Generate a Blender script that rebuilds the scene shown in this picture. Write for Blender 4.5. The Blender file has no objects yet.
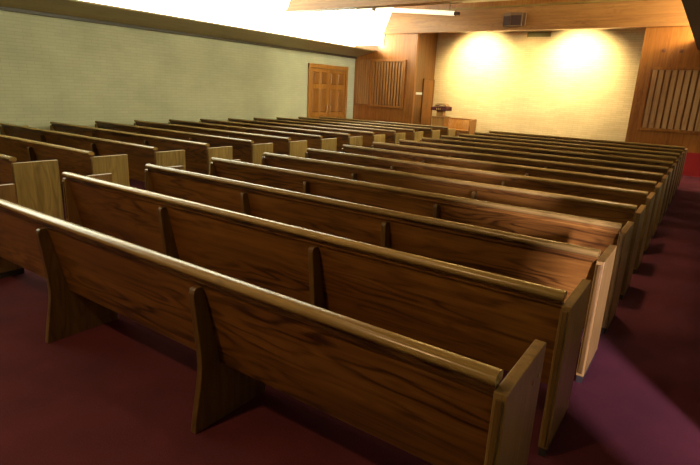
import bpy, bmesh, math, random
from mathutils import Vector, Matrix
random.seed(7)
SC = bpy.context.scene
COL = SC.collection

# ------------------------------------------------------------------ materials
def newmat(name):
    m = bpy.data.materials.new(name); m.use_nodes = True
    nt = m.node_tree; nt.nodes.clear()
    out = nt.nodes.new('ShaderNodeOutputMaterial')
    b = nt.nodes.new('ShaderNodeBsdfPrincipled')
    nt.links.new(b.outputs[0], out.inputs[0])
    return m, nt, b

def ramp(nt, stops, interp='LINEAR'):
    r = nt.nodes.new('ShaderNodeValToRGB'); r.color_ramp.interpolation = interp
    e = r.color_ramp.elements
    while len(e) < len(stops): e.new(0.5)
    for el, (p, c) in zip(e, stops):
        el.position = p; el.color = (c[0], c[1], c[2], 1)
    return r

def math_node(nt, op, a, b=None):
    n = nt.nodes.new('ShaderNodeMath'); n.operation = op
    for i, v in enumerate((a, b)):
        if v is None: continue
        if isinstance(v, (int, float)): n.inputs[i].default_value = v
        else: nt.links.new(v, n.inputs[i])
    return n.outputs[0]

def wood(name, dark, mid, light, axis='X', rough=0.4, streak=1.0, vary=0.12, plank=None, spec=0.5):
    """oak: long grain along one axis, darker figure lines, random shift per object"""
    m, nt, b = newmat(name)
    tc = nt.nodes.new('ShaderNodeTexCoord'); oi = nt.nodes.new('ShaderNodeObjectInfo')
    add = nt.nodes.new('ShaderNodeVectorMath'); add.operation = 'MULTIPLY_ADD'
    nt.links.new(oi.outputs['Random'], add.inputs[0]); add.inputs[1].default_value = (37, 19, 53)
    nt.links.new(tc.outputs['Object'], add.inputs[2])
    def mapped(l, c):
        mp = nt.nodes.new('ShaderNodeMapping')
        mp.inputs['Scale'].default_value = {'X': (l, c, c), 'Y': (c, l, c), 'Z': (c, c, l)}[axis]
        nt.links.new(add.outputs[0], mp.inputs[0]); return mp.outputs[0]
    def noise(vec, detail=3, rough_=0.5):
        n = nt.nodes.new('ShaderNodeTexNoise'); n.inputs['Scale'].default_value = 1.0
        n.inputs['Detail'].default_value = detail; n.inputs['Roughness'].default_value = rough_
        nt.links.new(vec, n.inputs[0]); return n.outputs['Fac']
    # cathedral figure: thin dark contour lines of a stretched noise field, broken up
    fld = noise(mapped(0.9, 6.0), 2)
    fig = math_node(nt, 'SINE', math_node(nt, 'MULTIPLY', fld, 62.0))
    fig = math_node(nt, 'POWER', math_node(nt, 'MULTIPLY', math_node(nt, 'ADD', fig, 1.0), 0.5), 2.5)
    mask = ramp(nt, [(0.38, (0.15,)*3), (0.62, (1,)*3)]); nt.links.new(noise(mapped(0.8, 3.5), 2), mask.inputs[0])
    fig = math_node(nt, 'MULTIPLY', fig, mask.outputs[0])
    fine_f = noise(mapped(3.0, 130.0), 4, 0.65)
    mid_f = noise(mapped(1.0, 22.0), 3)
    big_f = noise(mapped(0.5, 2.2), 2)
    f = math_node(nt, 'MULTIPLY', fig, -0.20 * streak)
    f = math_node(nt, 'ADD', f, math_node(nt, 'MULTIPLY', fine_f, 0.32))
    f = math_node(nt, 'ADD', f, math_node(nt, 'MULTIPLY', mid_f, 0.40))
    f = math_node(nt, 'ADD', f, math_node(nt, 'MULTIPLY', big_f, 0.35))
    f = math_node(nt, 'ADD', f, math_node(nt, 'MULTIPLY', math_node(nt, 'SUBTRACT', oi.outputs['Random'], 0.5), vary))
    r = ramp(nt, [(0.30, dark), (0.52, mid), (0.75, light)])
    nt.links.new(f, r.inputs[0])
    col = r.outputs[0]
    if plank:
        sep = nt.nodes.new('ShaderNodeSeparateXYZ'); nt.links.new(tc.outputs['Object'], sep.inputs[0])
        q = math_node(nt, 'FRACT', math_node(nt, 'DIVIDE', sep.outputs[plank[0]], plank[1]))
        line = math_node(nt, 'GREATER_THAN', q, 0.035)
        mx = nt.nodes.new('ShaderNodeMixRGB'); mx.blend_type = 'MULTIPLY'; mx.inputs[0].default_value = 0.75
        nt.links.new(col, mx.inputs[1]); nt.links.new(line, mx.inputs[2]); col = mx.outputs[0]
    nt.links.new(col, b.inputs['Base Color'])
    b.inputs['Roughness'].default_value = rough
    b.inputs['Specular IOR Level'].default_value = spec
    bp = nt.nodes.new('ShaderNodeBump'); bp.inputs['Strength'].default_value = 0.10; bp.inputs['Distance'].default_value = 0.004
    nt.links.new(fine_f, bp.inputs['Height']); nt.links.new(bp.outputs[0], b.inputs['Normal'])
    return m

def brick(name, c1, c2, mortar, axes, bw=0.30, bh=0.075, rough=0.75, bump=0.35):
    m, nt, b = newmat(name)
    tc = nt.nodes.new('ShaderNodeTexCoord')
    sep = nt.nodes.new('ShaderNodeSeparateXYZ'); nt.links.new(tc.outputs['Object'], sep.inputs[0])
    cmb = nt.nodes.new('ShaderNodeCombineXYZ')
    nt.links.new(sep.outputs[axes[0]], cmb.inputs[0]); nt.links.new(sep.outputs[axes[1]], cmb.inputs[1])
    br = nt.nodes.new('ShaderNodeTexBrick')
    nt.links.new(cmb.outputs[0], br.inputs[0])
    br.inputs['Scale'].default_value = 1.0; br.inputs['Brick Width'].default_value = bw; br.inputs['Row Height'].default_value = bh
    br.inputs['Mortar Size'].default_value = 0.006; br.inputs['Mortar Smooth'].default_value = 0.4; br.inputs['Bias'].default_value = -0.2
    br.inputs['Color1'].default_value = (*c1, 1); br.inputs['Color2'].default_value = (*c2, 1); br.inputs['Mortar'].default_value = (*mortar, 1)
    no = nt.nodes.new('ShaderNodeTexNoise'); no.inputs['Scale'].default_value = 1.2; no.inputs['Detail'].default_value = 5
    nt.links.new(cmb.outputs[0], no.inputs[0])
    rp = ramp(nt, [(0.3, (0.82, 0.82, 0.82)), (0.7, (1.0, 1.0, 1.0))]); nt.links.new(no.outputs['Fac'], rp.inputs[0])
    mx = nt.nodes.new('ShaderNodeMixRGB'); mx.blend_type = 'MULTIPLY'; mx.inputs[0].default_value = 1.0
    nt.links.new(br.outputs['Color'], mx.inputs[1]); nt.links.new(rp.outputs[0], mx.inputs[2])
    nt.links.new(mx.outputs[0], b.inputs['Base Color']); b.inputs['Roughness'].default_value = rough
    bp = nt.nodes.new('ShaderNodeBump'); bp.inputs['Strength'].default_value = bump; bp.inputs['Distance'].default_value = 0.01; bp.invert = True
    nt.links.new(br.outputs['Fac'], bp.inputs['Height']); nt.links.new(bp.outputs[0], b.inputs['Normal'])
    return m

def carpet(name, a, c):
    m, nt, b = newmat(name)
    tc = nt.nodes.new('ShaderNodeTexCoord')
    n1 = nt.nodes.new('ShaderNodeTexNoise'); n1.inputs['Scale'].default_value = 160; n1.inputs['Detail'].default_value = 3
    n2 = nt.nodes.new('ShaderNodeTexNoise'); n2.inputs['Scale'].default_value = 2.2; n2.inputs['Detail'].default_value = 4
    nt.links.new(tc.outputs['Object'], n1.inputs[0]); nt.links.new(tc.outputs['Object'], n2.inputs[0])
    f = math_node(nt, 'ADD', math_node(nt, 'MULTIPLY', n1.outputs['Fac'], 0.55), math_node(nt, 'MULTIPLY', n2.outputs['Fac'], 0.45))
    r = ramp(nt, [(0.35, a), (0.65, c)]); nt.links.new(f, r.inputs[0])
    nt.links.new(r.outputs[0], b.inputs['Base Color']); b.inputs['Roughness'].default_value = 0.95
    b.inputs['Specular IOR Level'].default_value = 0.1
    b.inputs['Sheen Weight'].default_value = 0.08; b.inputs['Sheen Roughness'].default_value = 0.5; b.inputs['Sheen Tint'].default_value = (0.8, 0.25, 0.45, 1)
    bp = nt.nodes.new('ShaderNodeBump'); bp.inputs['Strength'].default_value = 0.5; bp.inputs['Distance'].default_value = 0.006
    nt.links.new(n1.outputs['Fac'], bp.inputs['Height']); nt.links.new(bp.outputs[0], b.inputs['Normal'])
    return m

def plain(name, c, rough=0.5, metal=0.0, var=0.08, emit=None, es=0.0, coords='Object'):
    m, nt, b = newmat(name)
    tc = nt.nodes.new('ShaderNodeTexCoord')
    n = nt.nodes.new('ShaderNodeTexNoise'); n.inputs['Scale'].default_value = 6; n.inputs['Detail'].default_value = 3
    nt.links.new(tc.outputs[coords], n.inputs[0])
    r = ramp(nt, [(0.3, tuple(v * (1 - var) for v in c)), (0.7, tuple(min(1, v * (1 + var)) for v in c))])
    nt.links.new(n.outputs['Fac'], r.inputs[0]); nt.links.new(r.outputs[0], b.inputs['Base Color'])
    b.inputs['Roughness'].default_value = rough; b.inputs['Metallic'].default_value = metal
    if emit:
        b.inputs['Emission Color'].default_value = (*emit, 1); b.inputs['Emission Strength'].default_value = es
    return m

M = {}
M['back']  = wood('oak_back', (0.042, 0.013, 0.002), (0.165, 0.062, 0.010), (0.290, 0.122, 0.022), 'X', 0.36, 1.1, 0.16)
M['rail']  = wood('oak_rail', (0.150, 0.085, 0.022), (0.280, 0.170, 0.050), (0.400, 0.260, 0.085), 'X', 0.24, 0.5, 0.10)
M['panel'] = wood('oak_end_panel', (0.100, 0.050, 0.013), (0.215, 0.115, 0.032), (0.330, 0.195, 0.062), 'Z', 0.36, 0.6, 0.12)  # right block ends: shade of that side darkened into the oak colour
M['panel_lit'] = wood('oak_end_panel_lit', (0.180, 0.110, 0.026), (0.340, 0.220, 0.058), (0.480, 0.330, 0.100), 'Z', 0.36, 0.7, 0.14)  # same oak for the left block, its brighter light put into the colour
M['support'] = wood('oak_support', (0.050, 0.022, 0.005), (0.125, 0.062, 0.014), (0.210, 0.115, 0.030), 'Z', 0.36, 0.6, 0.10)
M['seat']  = wood('oak_seat', (0.050, 0.022, 0.008), (0.120, 0.055, 0.018), (0.200, 0.100, 0.034), 'X', 0.4)
M['foot']  = plain('dark_foot', (0.018, 0.012, 0.009), 0.6)
M['wallwood'] = wood('front_panelling', (0.140, 0.043, 0.006), (0.280, 0.095, 0.014), (0.400, 0.160, 0.030), 'Z', 0.32, 0.5)
M['reveal'] = wood('niche_panelling', (0.095, 0.034, 0.005), (0.180, 0.070, 0.011), (0.260, 0.110, 0.022), 'Z', 0.4, 0.5, plank=(1, 0.31))
M['flushdoor'] = wood('flush_door', (0.120, 0.044, 0.007), (0.230, 0.090, 0.015), (0.320, 0.140, 0.028), 'Z', 0.4, 0.5)
M['beam']  = wood('beam_wood', (0.195, 0.073, 0.016), (0.330, 0.142, 0.036), (0.450, 0.215, 0.066), 'X', 0.36, 0.5)
M['ceil']  = wood('ceiling_boards', (0.120, 0.060, 0.022), (0.220, 0.120, 0.045), (0.300, 0.175, 0.070), 'X', 0.5, 0.5, plank=(1, 0.14))
M['slat']  = wood('slat_wood', (0.200, 0.075, 0.016), (0.360, 0.155, 0.040), (0.480, 0.240, 0.075), 'Z', 0.38, 0.5)
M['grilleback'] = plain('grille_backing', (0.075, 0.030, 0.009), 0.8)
M['door']  = wood('door_wood', (0.210, 0.078, 0.010), (0.360, 0.150, 0.022), (0.480, 0.230, 0.048), 'Z', 0.30, 0.6)
M['doorpanel'] = wood('door_panel_wood', (0.130, 0.045, 0.006), (0.240, 0.092, 0.013), (0.340, 0.150, 0.028), 'Z', 0.30, 0.6)
M['pulpit'] = wood('pulpit_wood', (0.240, 0.095, 0.018), (0.400, 0.180, 0.036), (0.520, 0.270, 0.070), 'Z', 0.4, 0.5)
M['brick_left'] = brick('painted_brick_left', (0.56, 0.58, 0.39), (0.52, 0.54, 0.355), (0.47, 0.49, 0.32), (1, 2), bw=0.29, bh=0.062, bump=0.2)
M['brick_front'] = brick('cream_brick_front', (0.74, 0.58, 0.34), (0.66, 0.50, 0.28), (0.58, 0.43, 0.23), (0, 2), bw=0.29, bh=0.062)
M['brick_plain'] = brick('painted_brick_rear', (0.50, 0.48, 0.36), (0.44, 0.42, 0.31), (0.38, 0.36, 0.27), (0, 2))
M['carpet'] = carpet('maroon_carpet', (0.048, 0.010, 0.012), (0.108, 0.021, 0.025))
M['redbase'] = carpet('red_carpet_riser', (0.20, 0.012, 0.014), (0.36, 0.030, 0.030))
M['white'] = plain('white_plaster', (0.85, 0.86, 0.78), 0.7, var=0.02)
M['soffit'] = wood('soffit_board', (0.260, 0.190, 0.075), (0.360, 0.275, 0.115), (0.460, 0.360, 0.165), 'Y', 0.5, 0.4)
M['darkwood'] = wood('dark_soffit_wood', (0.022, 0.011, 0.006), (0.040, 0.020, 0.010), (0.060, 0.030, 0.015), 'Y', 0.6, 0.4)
M['strip'] = plain('dark_trim', (0.045, 0.038, 0.022), 0.5)
M['glow'] = plain('frosted_clerestory_glass', (0.9, 0.92, 0.82), 0.5, emit=(1.0, 1.0, 0.76), es=8.0, var=0.01)
M['glow2'] = plain('frosted_clerestory_glass_right', (0.9, 0.92, 0.82), 0.5, emit=(1.0, 0.97, 0.68), es=14.0, var=0.01)
M['tube'] = plain('lit_tube', (0.9, 0.88, 0.7), 0.4, emit=(1.0, 0.93, 0.66), es=0.75, var=0.01)
M['plasticwhite'] = plain('white_plastic', (0.85, 0.85, 0.80), 0.4)
M['speaker'] = plain('speaker_cloth', (0.045, 0.018, 0.012), 0.95)
M['speakercase'] = plain('speaker_case', (0.15, 0.075, 0.030), 0.8)
M['vent'] = plain('vent_metal', (0.20, 0.17, 0.05), 0.5)
M['slat_pale'] = wood('slat_wood_pale', (0.300, 0.150, 0.060), (0.480, 0.270, 0.115), (0.600, 0.370, 0.180), 'Z', 0.38, 0.5)
M['grilleback_mid'] = plain('grille_backing_mid', (0.210, 0.088, 0.026), 0.8)
M['brass'] = plain('brass', (0.65, 0.46, 0.20), 0.3, metal=1.0)
M['fringe'] = plain('maroon_cloth', (0.085, 0.012, 0.014), 0.85)
M['paper'] = plain('book_pages', (0.40, 0.24, 0.10), 0.7)
M['cover'] = plain('book_cover', (0.16, 0.05, 0.02), 0.6)
M['hall'] = plain('hall_plaster', (0.75, 0.75, 0.72), 0.8)

# ------------------------------------------------------------------ mesh helpers
def box(bm, x0, x1, y0, y1, z0, z1):
    v = [bm.verts.new(p) for p in ((x0,y0,z0),(x1,y0,z0),(x1,y1,z0),(x0,y1,z0),(x0,y0,z1),(x1,y0,z1),(x1,y1,z1),(x0,y1,z1))]
    for f in ((0,3,2,1),(4,5,6,7),(0,1,5,4),(1,2,6,5),(2,3,7,6),(3,0,4,7)):
        bm.faces.new([v[i] for i in f])
    return v

def prism_x(bm, prof, x0, x1):
    """closed (y,z) profile extruded along x"""
    a = [bm.verts.new((x0, y, z)) for y, z in prof]; b = [bm.verts.new((x1, y, z)) for y, z in prof]
    n = len(prof)
    bm.faces.new(a[::-1]); bm.faces.new(b)
    for i in range(n): bm.faces.new((a[i], a[(i+1) % n], b[(i+1) % n], b[i]))

def prism_y(bm, prof, y0, y1):
    """closed (x,z) profile extruded along y"""
    a = [bm.verts.new((x, y0, z)) for x, z in prof]; b = [bm.verts.new((x, y1, z)) for x, z in prof]
    n = len(prof)
    bm.faces.new(a); bm.faces.new(b[::-1])
    for i in range(n): bm.faces.new((a[(i+1) % n], a[i], b[i], b[(i+1) % n]))

def cyl(bm, p0, p1, r, n=16, r1=None):
    p0, p1 = Vector(p0), Vector(p1); d = (p1 - p0).normalized()
    u = d.orthogonal().normalized(); w = d.cross(u)
    rings = []
    for p, rr in ((p0, r), (p1, r if r1 is None else r1)):
        rings.append([bm.verts.new(p + (u*math.cos(2*math.pi*i/n) + w*math.sin(2*math.pi*i/n))*rr) for i in range(n)])
    bm.faces.new(rings[0][::-1]); bm.faces.new(rings[1])
    for i in range(n): bm.faces.new((rings[0][i], rings[0][(i+1) % n], rings[1][(i+1) % n], rings[1][i]))

def obj(name, bm, mat, parent=None, loc=(0,0,0), bevel=0.0, seg=2, smooth=False):
    bmesh.ops.recalc_face_normals(bm, faces=bm.faces[:])
    if bevel:
        ed = [e for e in bm.edges if len(e.link_faces) == 2 and e.calc_face_angle(0) > 0.6]
        bmesh.ops.bevel(bm, geom=ed, offset=bevel, segments=seg, profile=0.5, affect='EDGES', clamp_overlap=True)
    me = bpy.data.meshes.new(name); bm.to_mesh(me); bm.free()
    if smooth:
        for p in me.polygons: p.use_smooth = True
        try: me.set_sharp_from_angle(angle=math.radians(40))
        except Exception: pass
    me.materials.append(mat)
    o = bpy.data.objects.new(name, me); COL.objects.link(o); o.location = loc
    if parent: o.parent = parent
    return o

def bxo(name, dims, mat, parent=None, bevel=0.0, loc=(0,0,0)):
    bm = bmesh.new(); box(bm, *dims); return obj(name, bm, mat, parent, loc, bevel)

def tag(o, label=None, cat=None, group=None, kind=None):
    if label: o['label'] = label
    if cat: o['category'] = cat
    if group: o['group'] = group
    if kind: o['kind'] = kind
    return o

def thing(name, label, cat, loc=(0,0,0), rotz=0, group=None):
    o = bpy.data.objects.new(name, None); COL.objects.link(o)
    o.empty_display_size = 0.1; o.location = loc; o.rotation_euler = (0, 0, rotz)
    return tag(o, label, cat, group)

def struct(name, o, label=None, cat=None):
    o['kind'] = 'structure'
    if label: o['label'] = label
    if cat: o['category'] = cat
    return o

# ------------------------------------------------------------------ layout numbers (metres)
WL, WR = -10.45, 1.0           # side walls
YB, YF = -3.6, 14.25           # rear wall, front wall face
YN = 15.70                     # back of the niche
NL, NR = -8.03, -1.50          # niche opening
ZS = 2.87                      # soffit meets side wall
LIPL, LIPR = -9.29, -0.29      # inner lips of the two side soffits
ZLIP = 3.22
ZB = 3.61                      # underside of the cross beams
ZC = 4.62                      # ceiling boards
ROW_Y = [0.0, 0.884, 1.738, 2.613, 3.489, 4.390, 5.289, 6.193, 7.106, 8.031, 8.965, 9.901, 10.880, 11.904]
PEW_L_RIGHT, PEW_L_LEFT = 4.484, 4.640
AISLE_X = -5.613

# ------------------------------------------------------------------ the setting
def fl(name, dims, mat, label, cat):
    return struct(name, bxo(name, dims, mat), label, cat)

fl('floor', (WL-0.2, 4.2, YB-0.2, YN+0.2, -0.12, 0.0), M['carpet'], 'deep maroon carpet covering the whole floor', 'floor')
fl('wall_left', (WL-0.2, WL, YB, YN+0.2, 0.0, ZS), M['brick_left'], 'pale greenish painted brick wall on the left', 'wall')
fl('wall_rear', (WL-0.2, 4.2, YB-0.2, YB, 0.0, 5.2), M['brick_plain'], 'painted brick wall behind the last pew', 'wall')

# right wall with a wide doorway to the side hall
bm = bmesh.new()
DY0, DY1, DZ = 0.30, 1.16, 2.15
box(bm, WR, WR+0.15, YB, DY0, 0, 5.2); box(bm, WR, WR+0.15, DY1, YF+0.2, 0, 5.2); box(bm, WR, WR+0.15, DY0, DY1, DZ, 5.2)
struct('wall_right', obj('wall_right', bm, M['brick_plain']), 'painted brick wall beside the right aisle with a doorway', 'wall')
bm = bmesh.new()
box(bm, 4.0, 4.2, YB, 4.0, 0, 2.8); box(bm, WR+0.15, 4.0, 3.8, 4.0, 0, 2.8); box(bm, WR+0.15, 4.2, YB, 4.0, 2.6, 2.8)
struct('wall_hall', obj('wall_hall', bm, M['hall']), 'plain plaster walls of the side hall', 'wall')

# front wall: wood panelling either side of the niche opening
bm = bmesh.new()
box(bm, WL-0.2, NL, YF, YF+0.12, 0.0, 5.2)
box(bm, NR, WR+0.15, YF, YF+0.12, 0.58, 5.2)
box(bm, NL, NR, YF, YF+0.12, ZB, 5.2)
struct('wall_front', obj('wall_front', bm, M['wallwood']), 'warm brown wood panelled wall either side of the chancel niche', 'wall')
fl('trim_1', (NR, WR+0.15, YF-0.004, YF+0.12, 0.0, 0.585), M['redbase'], 'red carpeted riser below the right wood panelling', 'trim')
fl('wall_niche', (NL-0.3, NR+2.0, YN, YN+0.2, 0.0, 4.4), M['brick_front'], 'cream brick wall at the back of the lit niche', 'wall')
bm = bmesh.new(); box(bm, NL-0.12, NL, YF+0.12, YN, 0.0, 4.4)
struct('wall_niche_side', obj('wall_niche_side', bm, M['reveal']), 'dark brown panelled side of the niche', 'wall')
fl('trim_2', (NL, NR, YF, YN, 0.0, 0.20), M['carpet'], 'low maroon carpeted platform in the niche', 'platform')
fl('wall_niche_right', (NR, NR+0.12, YF+0.12, YN, 0.0, 4.4), M['reveal'], 'panelled right side of the niche', 'wall')

# side soffits rising towards the room from each side wall, dark strip at the wall
bm = bmesh.new()
prism_y(bm, [(WL, ZS), (WL+0.05, ZS), (-9.6, 3.055), (-9.6, 3.09), (WL, 3.06)], YB, YF)
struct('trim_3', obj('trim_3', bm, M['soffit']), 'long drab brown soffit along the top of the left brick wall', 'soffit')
bm = bmesh.new(); box(bm, WL, WL+0.07, YB, YF, ZS-0.055, ZS+0.012)
struct('trim_4', obj('trim_4', bm, M['strip']), 'dark narrow strip along the top of the left wall', 'trim')
bm = bmesh.new()
prism_y(bm, [(WR, ZS), (WR, ZLIP-0.10), (LIPR+0.03, 3.11), (LIPR, 3.06)], YB, YF)
prism_y(bm, [(LIPR, 3.06), (LIPR+0.05, 3.08), (LIPR+0.10, 3.35), (LIPR+0.06, 3.35)], YB, YF)
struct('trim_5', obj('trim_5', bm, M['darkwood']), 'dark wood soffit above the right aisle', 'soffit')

# clerestory on the left: lit frosted glazing above the soffit, white ceiling slope
bm = bmesh.new(); box(bm, WL, WL+0.03, YB+0.2, YF-0.1, 3.10, 4.95)
w = struct('window_1', obj('window_1', bm, M['glow']), 'overexposed white clerestory strip above the left soffit', 'window')
bm = bmesh.new()
box(bm, WL-0.2, WL, YB, YN+0.2, ZS, 5.2)
struct('wall_clerestory', obj('wall_clerestory', bm, M['white']), 'white upper wall behind the clerestory strip', 'wall')
bm = bmesh.new(); box(bm, WL, LIPL-0.005, YF-0.03, YF, ZLIP+0.02, 5.2)
prism_y(bm, [(LIPL-0.005, ZB+0.02), (LIPL+0.30, 4.25), (LIPL+0.30, 5.2), (LIPL-0.005, 5.2)], YF-0.03, YF)
struct('wall_clerestory_end', obj('wall_clerestory_end', bm, M['white']), 'white end wall of the clerestory', 'wall')
bm = bmesh.new(); box(bm, WR-0.03, WR, 2.0, YF-0.1, 3.45, 4.80)
struct('window_2', obj('window_2', bm, M['glow2']), 'bright clerestory strip above the right soffit', 'window')
# ceilings
bm = bmesh.new(); prism_y(bm, [(WL-0.2, 5.15), (LIPL+1.6, 4.82), (LIPL+1.6, 4.9), (WL-0.2, 5.25)], YB, YF)
struct('ceiling_slope', obj('ceiling_slope', bm, M['white']), 'white sloping ceiling above the clerestory strip', 'ceiling')
bm = bmesh.new(); box(bm, LIPL+1.55, WR+0.15, YB, YF, ZC+0.2, ZC+0.4)
struct('ceiling', obj('ceiling', bm, M['ceil']), 'brown boarded ceiling over the nave', 'ceiling')
fl('ceiling_niche', (NL-0.12, NR+0.12, YF+0.12, YN, 4.0, 4.2), M['ceil'], 'boarded ceiling inside the niche', 'ceiling')

# cross beams
def beam(n, y0, y1, z0, z1, label, lip=True):
    bm = bmesh.new(); sl = (z1-z0)*0.44
    prism_y(bm, [(LIPL, z0), (LIPR+0.03, z0), (LIPR+0.03, z1), (LIPL+sl, z1)], y0, y1)
    if lip: box(bm, LIPL, LIPR+0.03, y0-0.05, y0, z0, z0+0.055)
    return struct(n, obj(n, bm, M['beam']), label, 'beam')
beam('trim_6', YF-0.10, YF, ZB, 4.23, 'broad wood header beam above the niche opening', lip=False)
bm = bmesh.new(); box(bm, LIPL+0.29, LIPR+0.03, YF-0.14, YF, 4.23, 4.285)
struct('trim_7', obj('trim_7', bm, M['rail']), 'thin light wood moulding on top of the header beam', 'trim')
beam('trim_8', 9.30, 9.55, 3.62, 4.81, 'wood cross beam spanning the nave nearer than the header')
beam('trim_9', 3.60, 3.85, 3.62, 4.81, 'wood cross beam spanning the nave overhead')

# side door
d = bpy.data.objects.new('door_1', None); COL.objects.link(d); d.location = (WL, 12.7, 0); struct('door_1', d, 'orange brown panelled double door in the left brick wall', 'door')
bm = bmesh.new()
hw, ht = 1.07, 2.50
box(bm, 0, 0.06, -hw, -hw+0.11, 0, ht); box(bm, 0, 0.06, hw-0.11, hw, 0, ht); box(bm, 0, 0.065, -hw, hw, ht-0.13, ht)
obj('door_frame', bm, M['door'], d, bevel=0.008)
for s in (-1, 1):
    bm = bmesh.new()
    a, b = (0.006, hw-0.12)
    y0, y1 = (a, b) if s > 0 else (-b, -a)
    box(bm, 0.005, 0.028, y0, y1, 0.01, ht-0.14)
    leaf = obj('door_leaf', bm, M['door'], d, bevel=0.006)
    for (z0, z1) in ((0.14, 0.84), (0.98, 1.74), (1.88, 2.26)):
        bm = bmesh.new()
        for (u0, u1) in ((0.11, 0.45), (0.55, 0.89)):
            ya, yb = y0 + (y1-y0)*u0, y0 + (y1-y0)*u1
            v = box(bm, 0.0275, 0.050, ya, yb, z0, z1)
            for q in v:
                if q.co.x > 0.04:
                    q.co.y += 0.035 if q.co.y < 0.5*(ya+yb) else -0.035
                    q.co.z += 0.035 if q.co.z < 0.5*(z0+z1) else -0.035
        obj('door_panel', bm, M['doorpanel'], leaf)
    bm = bmesh.new()
    yc = s*0.09
    box(bm, 0.0285, 0.036, yc-0.03, yc+0.03, 0.93, 1.25); cyl(bm, (0.075, yc, 0.98), (0.075, yc, 1.20), 0.011)
    cyl(bm, (0.03, yc, 0.99), (0.075, yc, 0.99), 0.009); cyl(bm, (0.03, yc, 1.19), (0.075, yc, 1.19), 0.009)
    tag(obj('door_handle', bm, M['brass'], leaf), 'dark brass pull handle')

# low door panel in the niche side
d2 = bpy.data.objects.new('door_2', None); COL.objects.link(d2); d2.location = (NL, 15.28, 0.2); struct('door_2', d2, 'narrow brown flush door in the niche side', 'door')
bxo('door_leaf', (0.0, 0.025, -0.36, 0.36, 0.0, 1.98), M['flushdoor'], d2, 0.004)
bm = bmesh.new(); box(bm, 0, 0.04, -0.41, -0.36, 0, 2.03); box(bm, 0, 0.04, 0.36, 0.41, 0, 2.03); box(bm, 0, 0.04, -0.36, 0.36, 1.98, 2.03)
obj('door_frame', bm, M['reveal'], d2)

# ------------------------------------------------------------------ pews
BACK_TOP, BACK_BOT = (0.022, 0.815), (0.128, 0.325)
def back_y(z): return BACK_TOP[0] + (BACK_TOP[1]-z)/(BACK_TOP[1]-BACK_BOT[1])*(BACK_BOT[0]-BACK_TOP[0])
END_T, END_D, END_H = 0.045, 0.465, 0.806

def pew_meshes(L, fine):
    """local frame: outer right end at x = 0, pew runs to x = -L, back edge of the end panels at y = 0"""
    R = {}
    xa, xb = -L+END_T, -END_T
    bm = bmesh.new()
    prism_x(bm, [(BACK_TOP[0], BACK_TOP[1]), (BACK_BOT[0], BACK_BOT[1]), (BACK_BOT[0]+0.024, BACK_BOT[1]), (BACK_TOP[0]+0.024, BACK_TOP[1])], xa, xb)
    R['backrest'] = (bm, 'back', 0.003, False)
    bm = bmesh.new()    # rounded cap rail
    prof = [(-0.006, 0.828), (-0.014, 0.834), (-0.018, 0.845), (-0.015, 0.857), (-0.006, 0.866), (0.014, 0.869), (0.040, 0.867), (0.056, 0.858), (0.060, 0.845), (0.054, 0.828)]
    prism_x(bm, prof, xa-0.002, xb+0.006)
    R['top_rail'] = (bm, 'rail', 0.0, True)
    bm = bmesh.new()    # small moulding under the rail
    y = back_y(0.80)
    prism_x(bm, [(y-0.014, 0.829), (y-0.014, 0.812), (y-0.009, 0.806), (y-0.009, 0.794), (y-0.003, 0.784), (y+0.004, 0.782), (y+0.030, 0.812), (y+0.030, 0.829)], xa, xb)
    R['rail_moulding'] = (bm, 'back', 0.0, False)
    bm = bmesh.new()
    prism_x(bm, [(0.115, 0.405), (0.130, 0.432), (0.455, 0.452), (0.475, 0.445), (0.478, 0.425), (0.462, 0.412)], xa, xb)
    R['seat'] = (bm, 'seat', 0.0, True)
    return R

def end_panel_bm():
    bm = bmesh.new(); box(bm, -END_T/2, END_T/2, 0.0, END_D, 0.05, END_H)
    return bm
def foot_bm():
    bm = bmesh.new(); box(bm, -END_T/2+0.006, END_T/2-0.006, 0.010, END_D-0.012, 0.0, 0.052)
    return bm
def end_trim_bm():
    bm = bmesh.new(); box(bm, -0.012, 0.012, -0.010, 0.001, 0.07, END_H-0.02)
    return bm
def support_bm():
    """curved divider standing behind the back and under the seat"""
    bm = bmesh.new()
    pts = []
    back = [(-0.050, 0.0), (-0.040, 0.07), (-0.026, 0.15), (-0.010, 0.23), (0.001, 0.30), (0.006, 0.36), (0.004, 0.42), (-0.003, 0.50), (-0.014, 0.60), (-0.024, 0.70), (-0.027, 0.75), (-0.022, 0.770), (-0.010, 0.778)]
    pts += back
    pts += [(0.024, 0.778)]
    for z in (0.70, 0.60, 0.50, 0.42): pts.append((back_y(z)-0.0005, z))
    pts += [(back_y(0.326)-0.0005, 0.326), (0.150, 0.324), (0.150, 0.404), (0.452, 0.411), (0.455, 0.30), (0.450, 0.0)]
    prism_x(bm, pts[::-1], -0.019, 0.019)
    return bm

def make_pew(L, label, group, end_mat):
    root = thing('church_pew', label, 'pew', group=group)
    for nm, (bm, mt, bv, sm) in pew_meshes(L, True).items():
        o = obj(nm, bm, M[mt], root, bevel=bv, smooth=sm)
    for x in (-END_T/2, -L+END_T/2):
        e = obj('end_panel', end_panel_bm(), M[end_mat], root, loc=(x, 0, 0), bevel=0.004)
        obj('end_panel_foot', foot_bm(), M['foot'], e)
        obj('end_panel_bead', end_trim_bm(), M['support'], e, bevel=0.004)
    for k in (1, 2):
        obj('curved_support', support_bm(), M['support'], root, loc=(-L*k/3, 0, 0), bevel=0.004)
    return root

def kids(o): return [c for c in bpy.data.objects if c.parent == o]
def copy_tree(o, parent=None):
    c = o.copy(); COL.objects.link(c)
    if parent: c.parent = parent
    for ch in kids(o): copy_tree(ch, c)
    return c

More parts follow.
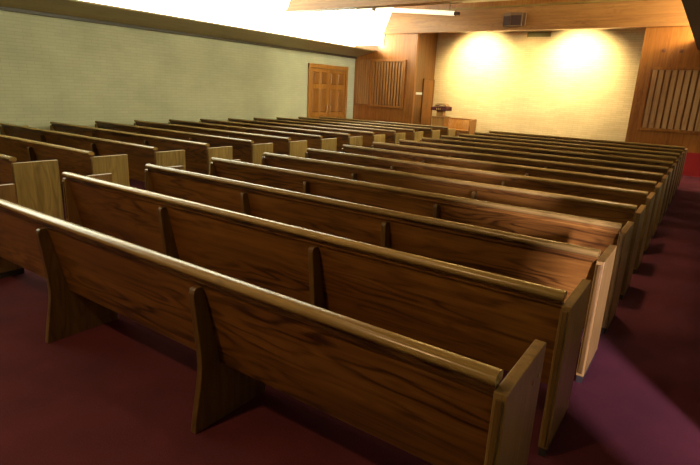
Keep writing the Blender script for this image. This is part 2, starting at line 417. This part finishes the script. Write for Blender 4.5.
ORD = ['nearest', 'second', 'third', 'fourth', 'fifth', 'sixth', 'seventh', 'eighth', 'ninth', 'tenth', 'eleventh', 'twelfth', 'thirteenth', 'farthest']
GR, GL = 'oak pews of the right block', 'oak pews of the left block'
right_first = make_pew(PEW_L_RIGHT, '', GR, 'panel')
for i, y in enumerate(ROW_Y):
    p = right_first if i == 0 else copy_tree(right_first)
    p.location = (0, y, 0)
    if i == 0: lab = 'nearest brown oak pew in the foreground, its two curved supports seen down to the carpet'
    elif i == 13: lab = 'farthest brown oak pew of the right block, closest to the niche'
    else: lab = 'long brown oak pew of the right block, %s row counted from the foreground' % ORD[i]
    p['label'] = lab
left_first = make_pew(PEW_L_LEFT, '', GL, 'panel_lit')
for i in range(1, 14):
    p = left_first if i == 1 else copy_tree(left_first)
    p.location = (AISLE_X, ROW_Y[i] + 0.058, 0)
    if i == 1: lab = 'nearest oak pew of the left block, cut by the left edge, with lit end panel'
    elif i == 13: lab = 'farthest oak pew of the left block, in front of the slatted wall'
    else: lab = 'oak pew of the left block with lit aisle end panel, %s row from the foreground' % ORD[i-1]
    p['label'] = lab
# two small brass screws on the outer face of the nearest end panel
near_end = [c for c in kids(right_first) if c.name.startswith('end_panel') and c.location.x > -1][0]
for yy, zz in ((0.335, 0.690), (0.405, 0.690)):
    bm = bmesh.new(); cyl(bm, (END_T/2-0.002, yy, zz), (END_T/2+0.004, yy, zz), 0.009)
    tag(obj('brass_screw', bm, M['brass'], near_end), 'small brass screw head on the end panel')

# ------------------------------------------------------------------ front furnishings
# slatted grilles
def grille(name, label, x0, x1, z0, z1, n, fr=0.07, loc_y=YF, slat='slat', back='grilleback', sw=0.31):
    t = thing(name, label, 'grille', (0.5*(x0+x1), loc_y, z0))
    w, h = x1-x0, z1-z0
    bm = bmesh.new(); box(bm, -w/2, w/2, -0.012, -0.001, 0, h); obj('backing', bm, M[back], t)
    bm = bmesh.new()
    st = w/n
    for i in range(n):
        xc = -w/2 + (i+0.5)*st
        box(bm, xc-st*sw, xc+st*sw, -0.050, -0.012, 0.001, h-0.001)
    obj('slats', bm, M[slat], t)
    bm = bmesh.new()
    box(bm, -w/2-fr, -w/2, -0.072, -0.001, -fr, h+fr); box(bm, w/2, w/2+fr, -0.072, -0.001, -fr, h+fr)
    box(bm, -w/2, w/2, -0.072, -0.001, h, h+fr); box(bm, -w/2, w/2, -0.072, -0.001, -fr, 0)
    obj('frame', bm, M['wallwood'], t, bevel=0.006)
    return t
left_grille = grille('slatted_grille', 'brown vertical slat grille on the front wall left of the niche', -9.68, -8.44, 1.28, 2.72, 11)
grille('slatted_grille', 'framed pale slat grille on the wood wall right of the niche', -1.18, 0.86, 1.13, 2.58, 14, slat='slat_pale', back='grilleback_mid', sw=0.36)
bm = bmesh.new()
for i in range(7):
    xc = -1.28 + (i+0.5)*0.0914
    box(bm, xc-0.034, xc+0.034, -0.035, -0.010, 0, 1.50)
obj('side_slats', bm, M['slat'], left_grille)
bm = bmesh.new(); box(bm, -1.28, -0.70, -0.011, 0.0, 0, 1.50); obj('side_backing', bm, M['grilleback'], left_grille)
# lower ledge board under left grille
# two small dark knobs high on the right wood wall
for i, x in enumerate((-1.0, -0.62)):
    bm = bmesh.new(); cyl(bm, (0, 0.003, 0), (0, -0.03, 0), 0.045, 14); cyl(bm, (0, -0.03, 0), (0, -0.05, 0), 0.03, 14, 0.02)
    o = obj('round_fitting', bm, M['cover'], loc=(x, YF, 3.05-0.02*i), bevel=0.004)
    tag(o, ('left' if i == 0 else 'right') + ' small dark round fitting high above the right slat grille', 'fitting', 'fittings above the right grille')

# pulpit
PX, PY = -7.085, 14.50
t = thing('pulpit', 'small wooden pulpit with a dark maroon top at the niche', 'pulpit', (PX, PY, 0.20))
bm = bmesh.new(); box(bm, -0.30, 0.30, -0.22, 0.22, 0.0, 0.06); obj('base', bm, M['pulpit'], t, bevel=0.008)
bm = bmesh.new(); box(bm, -0.23, 0.23, -0.17, 0.17, 0.06, 0.80); obj('body', bm, M['pulpit'], t, bevel=0.01)
bm = bmesh.new(); box(bm, -0.27, 0.27, -0.20, 0.20, 0.80, 0.835); obj('ledge', bm, M['pulpit'], t, bevel=0.01)
bm = bmesh.new(); box(bm, -0.12, 0.12, -0.10, 0.10, 0.83, 1.02); obj('stem', bm, M['pulpit'], t, bevel=0.01)
bm = bmesh.new(); prism_x(bm, [(-0.22, 1.02), (0.22, 1.02), (0.22, 1.155), (-0.22, 1.125)], -0.275, 0.275); o = obj('desk_top', bm, M['fringe'], t, bevel=0.008); o['label'] = 'dark maroon cloth covered desk top'
bm = bmesh.new()
for sx in (-0.06, 0.06): 
    box(bm, sx-0.012, sx+0.012, -0.232, -0.221, 1.04, 1.10)
box(bm, -0.012, 0.012, -0.232, -0.221, 1.035, 1.11)
obj('front_emblem', bm, M['brass'], t)
# open book on the pulpit
t = thing('open_book', 'open book propped on top of the pulpit', 'book', (PX+0.02, PY, 1.368))
bm = bmesh.new()
for s in (-1, 1):
    prism_y(bm, [(0, 0.045), (s*0.20, 0.0), (s*0.20, 0.035), (s*0.10, 0.085), (0, 0.070)], -0.13, 0.13)
obj('pages', bm, M['paper'], t)
bm = bmesh.new()
for s in (-1, 1):
    prism_y(bm, [(0, 0.036), (s*0.21, -0.008), (s*0.21, 0.0), (0, 0.045)], -0.14, 0.14)
obj('cover', bm, M['cover'], t)
bm = bmesh.new(); cyl(bm, (0, 0.10, 0.06), (0, 0.10, 0.17), 0.014, 10); cyl(bm, (0, 0.10, 0.17), (0, 0.10, 0.19), 0.022, 10)
obj('page_clip', bm, M['brass'], t)

# clergy bench facing the pews
BX0, BX1, BY = -7.45, -6.15, 15.12
t = thing('clergy_bench', 'short honey coloured wooden bench with rounded end beside the pulpit', 'bench', (0.5*(BX0+BX1), BY, 0.20))
hw = 0.5*(BX1-BX0)
bm = bmesh.new(); prism_x(bm, [(0.08, 0.40), (0.105, 0.40), (0.19, 0.765), (0.165, 0.765)], -hw+0.05, hw-0.05); obj('backrest', bm, M['pulpit'], t, bevel=0.004)
bm = bmesh.new(); prism_x(bm, [(0.15, 0.755), (0.205, 0.755), (0.205, 0.785), (0.15, 0.785)], -hw+0.05, hw-0.05); obj('top_rail', bm, M['door'], t, bevel=0.008)
bm = bmesh.new(); box(bm, -hw+0.05, hw-0.05, -0.30, 0.10, 0.38, 0.42); obj('seat', bm, M['pulpit'], t, bevel=0.008)
bm = bmesh.new(); box(bm, -hw+0.05, hw-0.05, -0.26, -0.24, 0.06, 0.38); obj('front_panel', bm, M['pulpit'], t)
prof = [(-0.32, 0.0), (0.21, 0.0), (0.22, 0.74), (0.20, 0.775), (0.17, 0.79), (-0.26, 0.775), (-0.30, 0.755), (-0.32, 0.70)]
for s in (-1, 1):
    bm = bmesh.new(); prism_x(bm, prof, s*hw-0.05 if s > 0 else -hw, hw if s > 0 else -hw+0.05)
    obj('end_panel', bm, M['door'], t, bevel=0.006)
    
# vent high on the niche brick
t = thing('air_vent', 'dark olive air vent at the top of the niche brick wall', 'vent', (-4.58, YN, 3.66))
bm = bmesh.new(); box(bm, -0.36, 0.36, -0.02, -0.001, -0.075, 0.075); obj('frame', bm, M['vent'], t, bevel=0.004)
bm = bmesh.new()
for i in range(6): box(bm, -0.33, 0.33, -0.028, -0.02, -0.06+0.022*i, -0.049+0.022*i)
obj('louvers', bm, M['vent'], t)

# speaker pair on the header beam
t = thing('speaker_cluster', 'brown box loudspeaker with two dark cloth fronts on the header beam', 'speaker', (-4.86, YF-0.098, 3.70))
bm = bmesh.new()
vs = [(-0.30, -0.001), (-0.30, -0.16), (-0.06, -0.26), (0.24, -0.20), (0.24, -0.001)]
a = [bm.verts.new((x, y, 0)) for x, y in vs]; b = [bm.verts.new((x, y, 0.36)) for x, y in vs]
bm.faces.new(a[::-1]); bm.faces.new(b)
for i in range(5): bm.faces.new((a[i], a[(i+1) % 5], b[(i+1) % 5], b[i]))
obj('cabinet', bm, M['speakercase'], t, bevel=0.006)
def quad_panel(p0, p1, z0, z1, off):
    bm = bmesh.new(); d = Vector((p1[0]-p0[0], p1[1]-p0[1], 0)); n = Vector((d.y, -d.x, 0)).normalized()
    p0 = Vector((*p0, 0)) + d*0.05; p1 = Vector((*p1, 0)) - d*0.05 + Vector((0, 0, 0)); 
    c = [p0, p1, p1 + n*off, p0 + n*off]
    lo = [bm.verts.new((q.x - d.x*0.0, q.y, z0)) for q in c]; hi = [bm.verts.new((q.x, q.y, z1)) for q in c]
    bm.faces.new(lo[::-1]); bm.faces.new(hi)
    for i in range(4): bm.faces.new((lo[i], lo[(i+1) % 4], hi[(i+1) % 4], hi[i]))
    return bm
obj('speaker_cloth', quad_panel((-0.30, -0.16), (-0.06, -0.26), 0.02, 0.27, 0.012), M['speaker'], t)
obj('speaker_cloth', quad_panel((-0.06, -0.26), (0.24, -0.20), 0.02, 0.28, 0.012), M['speaker'], t)
bm = bmesh.new(); box(bm, 0.24, 0.31, -0.10, -0.001, 0.03, 0.36); cyl(bm, (0.275, -0.08, 0.0), (0.275, -0.08, 0.05), 0.025, 12)
obj('bracket', bm, M['speakercase'], t, bevel=0.004)

# small white plate on the niche side
t = thing('wall_plate', 'small white rectangular plate on the dark niche side', 'plate', (NL, 14.62, 1.73))
bm = bmesh.new(); box(bm, 0.001, 0.02, -0.22, 0.22, -0.04, 0.04); obj('plate', bm, M['plasticwhite'], t, bevel=0.004)

# fluorescent batten in front of the header
A, B = Vector((-9.15, 13.45, 4.262)), Vector((-6.45, 13.45, 4.032))
t = thing('batten_light', 'long cream lit tube with a dark end hung before the header beam', 'light')
bm = bmesh.new(); cyl(bm, A, B, 0.065, 20); obj('tube', bm, M['tube'], t, smooth=True)
dv = (B-A).normalized()
for nm, e, s in (('end_cap', B, 1), ('end_cap', A, -1)):
    bm = bmesh.new(); cyl(bm, e, e + dv*0.16*s, 0.055, 18, 0.045); obj(nm, bm, M['speaker'], t, smooth=True)
for k in (0.06, 0.94):
    p = A.lerp(B, k); bm = bmesh.new(); cyl(bm, p, (p.x, p.y, ZC+0.2), 0.012, 8); obj('hanger_rod', bm, M['speaker'], t)

# ------------------------------------------------------------------ lights
def aim(o, d): o.rotation_euler = Vector(d).to_track_quat('-Z', 'Y').to_euler()
def area(name, loc, d, size, power, col, spread=math.pi):
    l = bpy.data.lights.new(name, 'AREA'); l.shape = 'RECTANGLE'; l.size, l.size_y = size; l.energy = power; l.color = col; l.spread = spread
    o = bpy.data.objects.new(name, l); COL.objects.link(o); o.location = loc; aim(o, d); return o
def spot(name, loc, d, power, col, angle, blend, rad=0.06):
    l = bpy.data.lights.new(name, 'SPOT'); l.energy = power; l.color = col; l.spot_size = math.radians(angle); l.spot_blend = blend; l.shadow_soft_size = rad
    o = bpy.data.objects.new(name, l); COL.objects.link(o); o.location = loc; aim(o, d); return o
def point(name, loc, power, col, rad=0.08):
    l = bpy.data.lights.new(name, 'POINT'); l.energy = power; l.color = col; l.shadow_soft_size = rad
    o = bpy.data.objects.new(name, l); COL.objects.link(o); o.location = loc; return o

WARM = (1.0, 0.74, 0.36)
for x in (-6.35, -3.35):
    spot('niche_spot', (x, 14.47, 3.76), (0, 1.0, -0.92), 800, (1.0, 0.82, 0.42), 104, 1.0)
for x in (-6.6, -4.8, -3.0):
    spot('niche_fill', (x, 14.55, 3.80), (0, 0.8, -1.2), 150, (1.0, 0.70, 0.28), 110, 0.9)
point('right_cove_lamp', (0.15, 13.7, 3.50), 190, WARM)
spot('right_row_downlight', (-0.75, 4.2, 4.78), (0.10, 0.08, -1), 380, (1.0, 0.72, 0.42), 70, 0.9, 0.1)
spot('left_cove_fill', (-9.85, 13.75, 3.35), (1.0, 0.42, 0.02), 260, (1.0, 0.88, 0.55), 80, 0.9, 0.02)  # added unseen spot, strengthens the clerestory glow on the front wall
# recessed warm downlights over the nave
for x in (-7.0, -2.6):
    for y in (0.6, 6.6, 11.6):
        spot('nave_downlight', (x, y, 4.78), (0, 0, -1), 75, (1.0, 0.72, 0.42), 75, 0.9, 0.1)
spot('rear_downlight', (-2.2, -2.6, 4.6), (-0.05, 0.50, -1), 340, (1.0, 0.62, 0.28), 90, 0.9, 0.15)
spot('right_front_fill', (0.5, 12.7, 2.80), (-0.05, 0.05, -1), 330, (1.0, 0.72, 0.5), 75, 0.9, 0.05)  # added fill without a fixture, brightens the red floor by the riser
spot('left_wall_fill', (-5.8, 10.2, 4.5), (-4.6, 2.0, -2.5), 420, (1.0, 0.93, 0.62), 62, 0.9, 0.1)  # added fill to brighten the left brick near the door, no fixture
# daylight in the side hall, entering by the doorway
area('hall_daylight', (3.2, -1.75, 1.35), (-0.56, 0.83, -0.10), (0.3, 0.9), 60, (0.88, 0.78, 1.0), math.radians(45))

world = bpy.data.worlds.new('World'); SC.world = world; world.use_nodes = True
bg = world.node_tree.nodes.get('Background'); bg.inputs[0].default_value = (0.5, 0.5, 0.45, 1); bg.inputs[1].default_value = 0.05

# ------------------------------------------------------------------ camera (solved from the pew rows)
F, YAW, PITCH, ROLL = 510.65, 0.5979, 0.2699, 0.0469
cy, sy, cp, sp = math.cos(YAW), math.sin(YAW), math.cos(PITCH), math.sin(PITCH)
fwd = Vector((-sy*cp, cy*cp, -sp)); r0 = Vector((cy, sy, 0)); u0 = r0.cross(fwd)
r = math.cos(ROLL)*r0 + math.sin(ROLL)*u0; u = -math.sin(ROLL)*r0 + math.cos(ROLL)*u0
cam = bpy.data.cameras.new('Camera'); cam.sensor_width = 36; cam.lens = F*36/700; cam.clip_start = 0.05
co = bpy.data.objects.new('Camera', cam); COL.objects.link(co)
m = Matrix((r, u, -fwd)).transposed().to_4x4(); m.translation = (0.3669, -1.4571, 1.7036)
co.matrix_world = m
SC.camera = co
SC.view_settings.view_transform = 'Standard'
SC.view_settings.look = 'None'
SC.view_settings.exposure = 0.0
